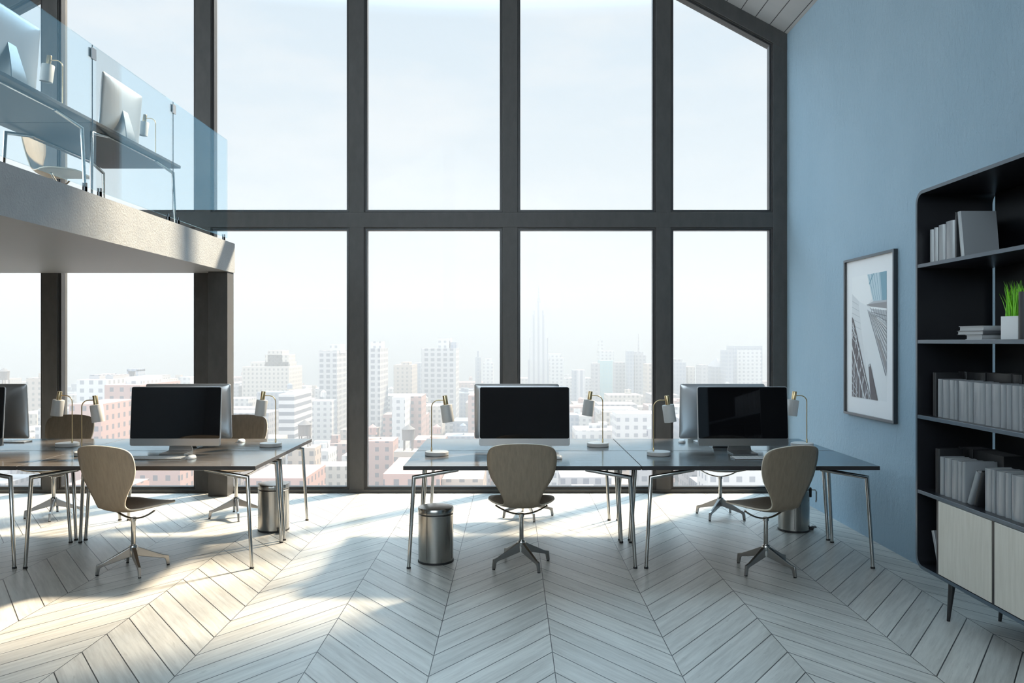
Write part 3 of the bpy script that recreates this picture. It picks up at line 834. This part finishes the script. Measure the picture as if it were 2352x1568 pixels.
def book(y_far, y_near, h, depth, xf, z, mat, pages, label, group, lean=0.0, pivot_near=True):
    """upright book, spine towards the room (-x); lean in radians tips its top towards the window (+y)"""
    t = y_far - y_near
    r = thing('book', label, 'book', (xf, y_near if lean else y_near, z + .0004), 0, group)
    cov = MB(); c_ = .0028; rr = min(t * .5, .02)
    # cover in plan: spine rounded
    out_ = []; n = 8
    for k in range(n + 1):
        a = PI / 2 + PI * k / n
        out_.append((rr * .7 + rr * .7 * math.cos(a), t / 2 + (t / 2) * math.sin(a)))
    o_ = [(depth, t)] + out_ + [(depth, 0)]
    i_in = [(depth, t - c_)]
    for k in range(n + 1):
        a = PI / 2 + PI * k / n
        i_in.append((rr * .7 + c_ + (rr * .7) * math.cos(a), t / 2 + (t / 2 - c_) * math.sin(a)))
    i_in.append((depth, c_))
    full = o_ + i_in[::-1]
    cov.prism(full, XY, 0, h)
    pg = MB().prism([(depth - .006, t - c_ - .0002), (rr * .7 + c_ + .001, t - c_ - .0002), (c_ + .002 , t * .5), (rr * .7 + c_ + .001, c_ + .0002), (depth - .006, c_ + .0002)], XY, .003, h - .004)
    if lean:
        Rt = Matrix.Rotation(-lean, 4, 'X')
        sh = Matrix.Translation((0, 0, t * math.sin(abs(lean)) if lean < 0 else 0))
        if lean > 0: Rt = Matrix.Translation((0, 0, 0)) @ Matrix.Rotation(-lean, 4, 'X'); 
        vs_all = [Rt @ Vector(p) for p in cov.v]; dz = -min(p.z for p in vs_all)
        Tm = Matrix.Translation((0, 0, dz)) @ Rt
        cov.xf(Tm); pg.xf(Tm)
    cov.build('cover', mat, r, smooth=True, angle=35); pg.build('pages', pages, r)
    return r
def yb(px, xf=2.50): return xf * F / (px - 1176)
ORD = ['first', 'second', 'third', 'fourth', 'fifth', 'sixth', 'seventh', 'eighth', 'ninth', 'tenth', 'eleventh', 'twelfth', 'thirteenth', 'fourteenth', 'fifteenth', 'sixteenth', 'seventeenth', 'eighteenth']
def row(shelf_z, name, spans, group, xf=2.50, mat='book_grey', pages='pages', word='grey', depth=.15, behind=False):
    n = 0
    for (p0, p1, h, *opt) in spans:
        mt = opt[0] if opt else mat
        w_ = {'book_grey': 'grey', 'book_pale': 'pale grey', 'book_dark': 'charcoal'}[mt]
        t = yb(p0, xf) - yb(p1, xf)
        size = 'thick' if t > .05 else 'slim' if t < .032 else 'medium'
        if behind: lab = '%s dark book in the back row on the %s shelf, %s from the window end' % (size, name, ORD[n])
        else: lab = '%s %s upright book on the %s bookcase shelf, %s from the window end' % (size, w_, name, ORD[n])
        book(yb(p0, xf) - .0012, yb(p1, xf) + .0012, h, depth, xf, shelf_z, M[mt], M[pages if mt != 'book_dark' else 'pages_dark'], lab, group)
        n += 1
    return n
Z6 = lambda z: 2000 + z / 2.489
Z5 = lambda z: 1900 + z / 2.8
# top shelf
row(SH[0], 'top', [(Z5(652), Z5(677), .202), (Z5(679), Z5(702), .208), (Z5(706), Z5(747), .215), (Z5(750), Z5(810), .224), (Z5(820), Z5(829), .262, 'book_dark')], 'books on the top shelf')
book(yb(Z5(842)) - .018, yb(Z5(842)) - .048, .262, .205, 2.50, SH[0], M['book_grey'], M['pages'], 'large grey book with its cover showing, leaning at the end of the top shelf', 'books on the top shelf', lean=.14)
row(SH[0], 'top', [(2190, 2196, .262), (2197, 2216, .262), (2218, 2232, .270)], 'back-row books on the top shelf', xf=2.66, mat='book_dark', behind=True, depth=.15)
# third shelf
e3 = [(376, 399), (401, 437), (440, 474), (476, 488), (490, 547), (549, 573), (575, 644), (646, 679), (681, 732), (734, 764), (766, 795), (797, 840), (842, 862), (864, 892), (894, 950), (955, 985)]
h3 = [.222, .220, .222, .222, .222, .218, .220, .220, .222, .222, .222, .222, .222, .222, .222, .222]
row(SH[2], 'third', [(Z6(350), Z6(366), .258, 'book_dark')] + [(Z6(a), Z6(b), h) for (a, b), h in zip(e3, h3)], 'books on the third shelf')
row(SH[2], 'third', [(2197, 2216, .262), (2218, 2258, .262), (2260, 2318, .266), (2320, 2342, .266), (2344, 2396, .268)], 'back-row books on the third shelf', xf=2.68, mat='book_dark', behind=True)
# fourth shelf
row(SH[3], 'fourth', [(Z6(362), Z6(384), .262, 'book_dark'), (Z6(388), Z6(410), .220), (Z6(413), Z6(450), .222), (Z6(453), Z6(487), .222), (Z6(490), Z6(514), .222)], 'books on the fourth shelf')
book(yb(Z6(516)) - .002, yb(Z6(516)) - .03, .226, .19, 2.50, SH[3], M['book_grey'], M['pages'], 'wide grey book with its whole cover showing, in the middle of the fourth shelf', 'books on the fourth shelf')
yl = yb(Z6(545))
book(yl, yl - .030, .205, .15, 2.50, SH[3], M['book_grey'], M['pages'], 'grey book tipped steeply aslant on the fourth shelf', 'books on the fourth shelf', lean=-.42)
book(yl - .055, yl - .083, .205, .15, 2.505, SH[3], M['book_dark'], M['pages_dark'], 'charcoal book tipped aslant beside the aslant grey one on the fourth shelf', 'books on the fourth shelf', lean=-.36)

for k, (a, b_, h) in enumerate([(642, 686, .225), (688, 704, .225), (706, 757, .225), (760, 790, .228), (792, 868, .226), (870, 920, .226), (925, 965, .226)]):
    ya, yb_ = yb(Z6(a)), yb(Z6(b_)); t = ya - yb_
    size = 'thick' if t > .05 else 'slim' if t < .032 else 'medium'
    book(ya - .001, yb_ + .001, h, .15, 2.50, SH[3], M['book_grey'], M['pages'], '%s grey upright book on the fourth shelf, %s past the aslant pair' % (size, ORD[k]), 'books on the fourth shelf')
row(SH[3], 'fourth', [(2197, 2230, .262), (2232, 2300, .262)], 'back-row books on the fourth shelf', xf=2.68, mat='book_dark', behind=True)
# bottom open compartment
yq = 4.625
book(4.672, 4.648, .225, .15, 2.495, BZ0 + .02, M['book_grey'], M['pages'], 'grey book leaning in the dark open compartment beside the cabinet door', 'book in the bottom compartment', lean=.34)
# lying stack on the second shelf
def flat_book(y0, y1, x0, x1, z, th, mat, label):
    r = thing('book', label, 'book', (x0, y0, z + .0003), 0, 'stack of lying books on the second shelf')
    w, d = x1 - x0, y1 - y0
    cv = MB(); n = 8
    cv.box((0.0, .003, 0), (w, d, .0025)); cv.box((0.0, .003, th - .0025), (w, d, th))
    cv.prism([(.006 + .006 * math.cos(PI / 2 + PI * k / n), th / 2 + th / 2 * math.sin(PI / 2 + PI * k / n)) for k in range(n + 1)], lambda u, v, q: (q, u, v), 0, w)
    cv.build('cover', M[mat], r, smooth=True, angle=35)
    MB().box((.004, .011, .0025), (w - .004, d - .005, th - .0025)).build('pages', M['pages'], r)
    return r
zz = SH[1]
flat_book(4.235, 4.39, 2.50, 2.74, zz, .026, 'book_pale', 'pale book at the bottom of the lying stack on the second shelf')
flat_book(4.225, 4.475, 2.50, 2.75, zz + .0265, .022, 'book_mid', 'dark grey book in the middle of the lying stack on the second shelf')
flat_book(4.23, 4.465, 2.505, 2.74, zz + .049, .025, 'book_pale', 'pale book on top of the lying stack on the second shelf')
# potted grass
pg_ = thing('potted_grass', 'small pale square planter of bright green grass on the second bookcase shelf', 'plant', (2.575, 4.040, zz + .0003), R(8))
S_ = .058
MB().ring([(-S_, -S_), (S_, -S_), (S_, S_), (-S_, S_)], [(-S_ + .006, -S_ + .006), (S_ - .006, -S_ + .006), (S_ - .006, S_ - .006), (-S_ + .006, S_ - .006)], XY, 0, .118).box((-S_ + .005, -S_ + .005, .002), (S_ - .005, S_ - .005, .01)).build('planter', M['pot'], pg_, bevel=.0015)
MB().box((-S_ + .0055, -S_ + .0055, .010), (S_ - .0055, S_ - .0055, .104)).build('soil', M['soil'], pg_)
gm, gg, gb = principled('bright_grass_blades', (.16, .52, .015), .5)
gg.put(gb.inputs['Base Color'], gg.mix(gg.noise(gg.obj(), 60, 2), (.10, .42, .01, 1), (.26, .66, .03, 1)))
gb.inputs['Transmission Weight'].default_value = 0
gr = MB()
for k in range(150):
    x, y = random.uniform(-.048, .048), random.uniform(-.048, .048)
    h = random.uniform(.12, .20); bx, by = random.gauss(0, .018), random.gauss(0, .018); w = random.uniform(.0018, .003); a = random.uniform(0, PI)
    ca, sa = math.cos(a) * w, math.sin(a) * w
    ring = []
    for j, (tt, ww) in enumerate([(0, 1), (.35, 1), (.7, .75), (1, .1)]):
        px_, py_, pz_ = x + bx * tt * tt, y + by * tt * tt, .100 + h * tt
        ring.append([(px_ - ca * ww, py_ - sa * ww, pz_), (px_ + sa * ww * .3, py_ - ca * ww * .3, pz_), (px_ + ca * ww, py_ + sa * ww, pz_)])
    gr.loft(ring)
tag(gr.build('grass', gm, pg_), kind='stuff')
book(3.945, 3.90, .235, .16, 2.50, zz, M['book_dark'], M['pages_dark'], 'dark upright book in front of the potted grass on the second shelf', 'books on the second shelf')

# ------------------------------------------------------------------ the city
GROUND = -66.0
struct(MB().box((-1500, 35, GROUND - 1), (1100, 1180, GROUND)).build('ground', M['street']))
def bay_of(px):
    for lim, nm in ((95, 'the leftmost window'), (445, 'the window before the column'), (800, 'the window by the column'), (1150, 'the window behind the central desk'), (1505, 'the last wide window'), (3000, 'the narrow corner window')):
        if px < lim: return nm
CP = lambda px, d: (px - 1176) / F * d
CZ = lambda py, d: EYE + (784 - py) / F * d
taken = []
def block(x0, x1, y0, y1, z1, fac, label, group=None, extras=(), name='building', parts=()):
    cx, cy = (x0 + x1) / 2, (y0 + y1) / 2
    r = thing(name, label, 'building', (cx, cy, GROUND), 0, group)
    b = MB().box((x0 - cx, y0 - cy, 0), (x1 - cx, y1 - cy, z1 - GROUND))
    b.build('tower_block', FAC[fac], r)
    for (nm, a0, a1, c0, c1, zb, zt, mt) in parts:
        MB().box((a0 - cx, c0 - cy, zb - GROUND), (a1 - cx, c1 - cy, zt - GROUND)).build(nm, FAC[mt] if mt in FAC else M[mt], r)
    taken.append((x0 - 6, x1 + 6, y0 - 6, y1 + 6))
    return r
def hero(p0, p1, ytop, d, dep, fac, label, pent=(), group=None):
    if d > 640: d = 640 + (d - 640) * .45
    x0, x1, z1 = CP(p0, d), CP(p1, d), CZ(ytop, d)
    parts = []
    for (q0, q1, yt, mt) in pent:
        parts.append(('roof_storey', CP(q0, d), CP(q1, d), d + dep * .25, d + dep * .75, z1 - 2, CZ(yt, d), mt))
    return block(x0, x1, d, d + dep, z1, fac, label, group, parts=parts)
hero(556, 664, 842, 640, 40, 'cream', 'wide cream apartment block with stepped top, seen right of the column', [(566, 658, 832, 'cream'), (600, 655, 815, 'cream'), (606, 640, 805, 'cream')])
hero(732, 774, 805, 560, 32, 'grid', 'grey gridded tower against the mullion, right of the cream stepped block', [(752, 776, 790, 'white')])
hero(838, 873, 800, 530, 34, 'grid', 'tall gridded tower cut by the mullion, left in the window behind the central desk', [(846, 870, 784, 'white')])
hero(968, 1047, 800, 580, 36, 'grid', 'broad gridded tower rising behind the central desk lamp', [(1004, 1032, 776, 'white'), (1030, 1046, 786, 'blue grey')])
hero(904, 946, 838, 760, 40, 'tan', 'dull reddish tower between the two gridded towers', [(918, 936, 832, 'tan')])
hero(946, 966, 834, 920, 30, 'blue grey', 'blue-grey slab hidden behind the broad gridded tower', [])
hero(1092, 1104, 820, 960, 14, 'blue grey', 'slender blue-grey tower far behind the central monitor', [(1095, 1099, 806, 'blue grey')])
hero(1110, 1132, 834, 900, 20, 'white', 'pale stepped tower beside the slender one behind the central monitor', [(1114, 1128, 824, 'white')])
# tall stepped tower with a spire
d = 830
r = block(CP(1213, d), CP(1262, d), d, d + 26, CZ(826, d), 'ribbed', 'very tall pale stepped tower with a needle spire in the haze')
cx, cy = (CP(1213, d) + CP(1262, d)) / 2, d + 13
for (p0, p1, y0, y1, k) in [(1217, 1259, 830, 776, .9), (1220.5, 1256, 780, 732, .75), (1223, 1253, 734, 722, .65), (1227, 1249, 724, 712, .5), (1232, 1244, 714, 694, .3)]:
    hd = 12 * k
    MB().box((CP(p0, d) - cx, -hd, CZ(y0, d) - GROUND), (CP(p1, d) - cx, hd, CZ(y1, d) - GROUND)).build('setback', FAC['ribbed'], r)
MB().lathe([(2.2, CZ(696, d) - GROUND), (1.6, CZ(684, d) - GROUND), (.7, CZ(678, d) - GROUND), (.25, CZ(654, d) - GROUND)], 12, (CP(1238, d) - cx, 0, 0)).build('spire', FAC['grey'], r)
hero(1264, 1296, 822, 900, 30, 'white', 'square pale tower just right of the needle-spired tower', [(1262, 1290, 812, 'white')])
hero(1316, 1326, 850, 820, 16, 'blue grey', 'short blue-grey tower between the spired tower and the turquoise one', [])
hero(1328, 1344, 850, 700, 16, 'ribbed', 'low tower with tall dark window strips above the right cluster', [])
hero(1376, 1410, 806, 1020, 20, 'white', 'tall faint tower behind the turquoise one', [(1376, 1386, 780, 'white')])
hero(1380, 1407, 828, 860, 24, 'turquoise', 'turquoise glass tower in the hazy skyline', [])
hero(1362, 1378, 834, 770, 18, 'grey', 'grey tower left of the turquoise glass tower', [])
hero(1414, 1436, 832, 960, 20, 'grey', 'grey tower right of the turquoise glass tower', [])
hero(1442, 1456, 806, 900, 16, 'blue grey', 'thin blue-grey tower left of the tower with the mast', [])
r = hero(1458, 1484, 816, 920, 24, 'grey', 'grey tower with a thin mast beside the mullion', [(1462, 1480, 808, 'grey')])
MB().lathe([(.8, CZ(808, 766) - GROUND), (.2, CZ(766, 766) - GROUND)], 8, (0, 0, 0)).build('mast', FAC['grey'], r)
hero(1486, 1502, 836, 700, 20, 'tan', 'tan tower tucked against the mullion above the right cluster', [])
hero(1550, 1576, 832, 880, 24, 'blue grey', 'blue-grey tower beside the mullion in the corner window', [(1552, 1570, 825, 'grey')])
hero(1580, 1596, 842, 900, 18, 'cream', 'cream tower in the corner window', [])
hero(1610, 1626, 838, 820, 20, 'grey', 'grey tower in the middle of the corner window', [])
r = hero(1640, 1668, 842, 850, 26, 'blue grey', 'tower with a pointed roof in the corner window', [])
rb = MB().lathe([(9.2, CZ(842, 734.5) - GROUND), (.3, CZ(822, 734.5) - GROUND)], 4); rb.build('pyramid_roof', FAC['grey'], r)
hero(1668, 1685, 804, 800, 20, 'blue grey', 'blue-grey tower left of the big white slab', [])
d = 739
r = hero(1686, 1751, 794, 860, 26, 'blue grey', 'big white-faced slab with a grey rim in the corner window', [])
x0, x1 = CP(1686, d), CP(1751, d); cx = (x0 + x1) / 2
MB().box((CP(1693, d) - cx, -13.5, 0), (CP(1748, d) - cx, -12.9, CZ(803, d) - GROUND)).build('white_face', FAC['white'], r)
# nearer named blocks
hero(640, 676, 905, 400, 34, 'striped', 'white block with dark window stripes beside the left cluster lamp', [(650, 668, 900, 'white')])
hero(676, 690, 898, 436, 26, 'white', 'white stair tower joined to the striped block', [])
hero(240, 322, 884, 330, 40, 'pale pink', 'pink brick block behind the left cluster screen', [(262, 300, 868, 'white')])
hero(176, 244, 872, 345, 30, 'white', 'white block beside the pink brick block', [(184, 208, 862, 'grey'), (222, 240, 863, 'grey')])
hero(158, 232, 928, 280, 26, 'pale pink', 'low pink block behind the two crossed desk lamps', [])
hero(60, 94, 868, 520, 20, 'tan', 'tan tower stub left of the dark mullion', [(78, 92, 858, 'tan')])
r = hero(270, 322, 878, 480, 30, 'white', 'white block carrying an open grey frame on its roof', [])
dd = 480; cx = (CP(270, dd) + CP(322, dd)) / 2
fr = MB()
for a, b_ in ((282, 285), (304, 307)): fr.box((CP(a, dd) - cx, -10, CZ(878, dd) - GROUND - 1), (CP(b_, dd) - cx, 0, CZ(850, dd) - GROUND))
fr.box((CP(282, dd) - cx, -10, CZ(853, dd) - GROUND), (CP(307, dd) - cx, 0, CZ(848, dd) - GROUND))
fr.build('roof_frame', FAC['blue grey'], r)
hero(330, 372, 872, 513, 24, 'cream', 'cream block with a roof hut, right of the open roof frame', [(352, 364, 862, 'grey')])
hero(412, 436, 866, 600, 20, 'white', 'white tower stub left of the column', [])
hero(900, 930, 912, 420, 24, 'white', 'white block with dark windows, lower left of the broad gridded tower', [])
hero(928, 968, 910, 446, 24, 'pale pink', 'pink block with white bands before the broad gridded tower', [])
hero(1384, 1462, 946, 470, 40, 'cream', 'wide low cream civic block behind the right cluster lamp', [(1378, 1466, 942, 'white')])
hero(1075, 1100, 908, 480, 24, 'pale pink', 'pink block just left of the central monitor', [])
hero(880, 1010, 1088, 235, 34, 'pale pink', 'near pink brick block seen under the central desk', [])
hero(1015, 1110, 1100, 240, 30, 'tan', 'near tan block seen under the central desk', [])
hero(560, 700, 1098, 232, 26, 'pale pink', 'near pink block below the open end of the left cluster', [])
# water towers
for i, (px, py, d_, lab) in enumerate([(9, 872, 400, 'water tower on the roofline at the photo edge'), (700, 1000, 300, 'water tower above the low roofs beside the left cluster end'), (938, 1010, 310, 'water tower on the roofs left of the central lamp'), (600, 1012, 290, 'water tower standing low behind the left cluster lamp')]):
    x, z = CP(px, d_), CZ(py, d_)
    w = thing('water_tower', 'dark round ' + lab, 'water tower', (x, d_, GROUND), 0, 'rooftop water towers')
    zt = z - GROUND
    MB().box((-5, -5, 0), (5, 5, zt - 4)).build('plinth', FAC['tan'], w)
    MB().lathe([(2.4, zt), (2.5, zt + 4.2)], 16).build('tank', M['tank'], w)
    MB().lathe([(2.8, zt + 4.2), (.1, zt + 6)], 16).build('tank_roof', M['tank'], w)
    for sx in (-1, 1):
        for sy in (-1, 1): MB().box((sx * 1.6 - .2, sy * 1.6 - .2, zt - 4), (sx * 1.6 + .2, sy * 1.6 + .2, zt)).build('leg', M['tank'], w)
    taken.append((x - 8, x + 8, d_ - 8, d_ + 8))
# filler blocks
rng = random.Random(23)
kinds = ['white', 'white', 'pale pink', 'cream', 'tan', 'grey', 'white', 'cream', 'pale pink', 'blue grey']
d_ = 178.0; nfill = 0; feats = ['a flat roof', 'one roof hut', 'two roof huts', 'a roof tank']
while d_ < 880 and nfill < 245:
    dep = rng.uniform(14, 23) * (.75 + d_ / 900)
    x = CP(-60, d_); xe = CP(1775, d_)
    while x < xe:
        w = rng.uniform(10, 25) * (.75 + d_ / 800)
        x1 = x + w; y0 = d_ + rng.uniform(-6, 6); y1 = y0 + dep * rng.uniform(.75, 1)
        top = rng.uniform(-54, -38) + (rng.uniform(2, 12) if rng.random() < .22 else 0)
        # keep under the skyline
        lim = CZ(876 + rng.uniform(-14, 22), y0); top = min(top, lim)
        pxm = 1176 + (x + x1) / 2 / y0 * F
        ok = top > GROUND + 3 and not any(a < x1 and x < b and c < y1 and y0 < e for a, b, c, e in taken)
        if ok:
            kc = rng.choice(kinds); ft = rng.randrange(4)
            band = 'near' if d_ < 330 else 'middle' if d_ < 560 else 'far'
            lab = '%s block with %s, %s, in %s' % (kc, feats[ft], {'near': 'near', 'middle': 'halfway off', 'far': 'far off'}[band], bay_of(pxm))
            cx, cy = (x + x1) / 2, (y0 + y1) / 2
            mb = MB().box((x - cx, y0 - cy, 0), (x1 - cx, y1 - cy, top - GROUND))
            hh_ = top - GROUND
            for q in range({0: 0, 1: 1, 2: 2, 3: 0}[ft]):
                ax = rng.uniform(-.3, .2) * w; ay = rng.uniform(-.3, .2) * (y1 - y0)
                mb.box((ax, ay, hh_), (ax + rng.uniform(3, 7), ay + rng.uniform(3, 6), hh_ + rng.uniform(2, 4.5)))
            if ft == 3:
                mb.lathe([(2, hh_ + 2), (2, hh_ + 5), (.1, hh_ + 6.4)], 10, (rng.uniform(-.3, .3) * w, 0, 0))
                mb.box((-.3, -.3, hh_), (.3, .3, hh_ + .6))
            o = mb.build('building', FAC[kc]); o.location = (cx, cy, GROUND)
            tag(o, lab, 'building', '%s %s blocks with %s in %s' % (band, kc, feats[ft], bay_of(pxm)))
            nfill += 1
        x = x1 + rng.uniform(3, 9)
    d_ += dep + rng.uniform(8, 14) * (.6 + d_ / 700)
print('FILL', nfill)
hzo = MB().box((-1500, 60, GROUND - .5), (1100, 1175, 72)).build('haze', M['haze'])
tag(hzo, 'pale daylight haze hanging over the whole city', 'haze', kind='stuff')

# ------------------------------------------------------------------ light
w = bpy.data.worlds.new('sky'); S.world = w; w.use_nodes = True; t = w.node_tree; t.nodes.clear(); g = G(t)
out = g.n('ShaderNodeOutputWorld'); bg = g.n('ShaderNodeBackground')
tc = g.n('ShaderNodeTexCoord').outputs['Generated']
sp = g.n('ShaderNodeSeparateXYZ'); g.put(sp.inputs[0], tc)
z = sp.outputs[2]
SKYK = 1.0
sky = g.ramp(g.m('MULTIPLY_ADD', z, .5, .5), [(0.0, (.55, .58, .62)), (.47, (.80, .82, .84)), (.53, (.82, .86, .89)), (.60, (.73, .825, .90)), (.69, (.70, .83, .94)), (.76, (3.6, 5.2, 6.4)), (1.0, (3.4, 5.0, 6.3))])  # overhead bands above the view are boosted to light the room
cl = g.noise(g.comb(g.m('MULTIPLY', sp.outputs[0], 1.0), g.m('MULTIPLY', sp.outputs[1], 1.0), g.m('MULTIPLY', z, 3.4)), 3.2, 6, .58)
cm = g.m('MULTIPLY', g.ramp(cl, [(.46, (0, 0, 0)), (.66, (1, 1, 1))]), .6)
lowsky = g.m('SUBTRACT', 1.0, g.ramp(z, [(.38, (0, 0, 0)), (.55, (1, 1, 1))]))
col = g.mix(g.m('MULTIPLY', cm, lowsky), sky, (.91, .935, .96, 1))
behind = g.ramp(g.m('MULTIPLY_ADD', g.m('ADD', g.m('MULTIPLY', sp.outputs[0], .72), g.m('MULTIPLY', sp.outputs[1], .69)), -.5, .5), [(.52, (0, 0, 0)), (.72, (1, 1, 1))])  # unseen sky opposite the sun, brightened as added fill for the room
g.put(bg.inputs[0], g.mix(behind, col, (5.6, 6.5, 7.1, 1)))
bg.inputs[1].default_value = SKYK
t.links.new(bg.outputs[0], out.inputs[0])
sl = bpy.data.lights.new('sun', 'SUN'); sl.energy = 16.0; sl.color = (1.0, .84, .62); sl.angle = R(6.0)
so = bpy.data.objects.new('sun', sl); COL.objects.link(so)
so.rotation_euler = Vector((-.84, -.88, -1.0)).to_track_quat('-Z', 'Y').to_euler()
so.location = (20, 25, 30)

# ------------------------------------------------------------------ camera and output
cam = bpy.data.cameras.new('camera'); cam.lens = 28; cam.sensor_width = 36; cam.clip_end = 4000; cam.clip_start = .05
co = bpy.data.objects.new('camera', cam); COL.objects.link(co); co.location = (0, 0, EYE); co.rotation_euler = (PI / 2, 0, 0)
S.camera = co
S.view_settings.view_transform = 'Standard'; S.view_settings.look = 'None'; S.view_settings.gamma = 1.0
S.view_settings.use_curve_mapping = False
S.view_settings.exposure = 0.0
cy = S.cycles
cy.max_bounces = 10; cy.diffuse_bounces = 5; cy.glossy_bounces = 5; cy.transparent_max_bounces = 24; cy.volume_bounces = 0
cy.caustics_reflective = False; cy.caustics_refractive = False; cy.sample_clamp_indirect = 6.0
cy.use_denoising = True
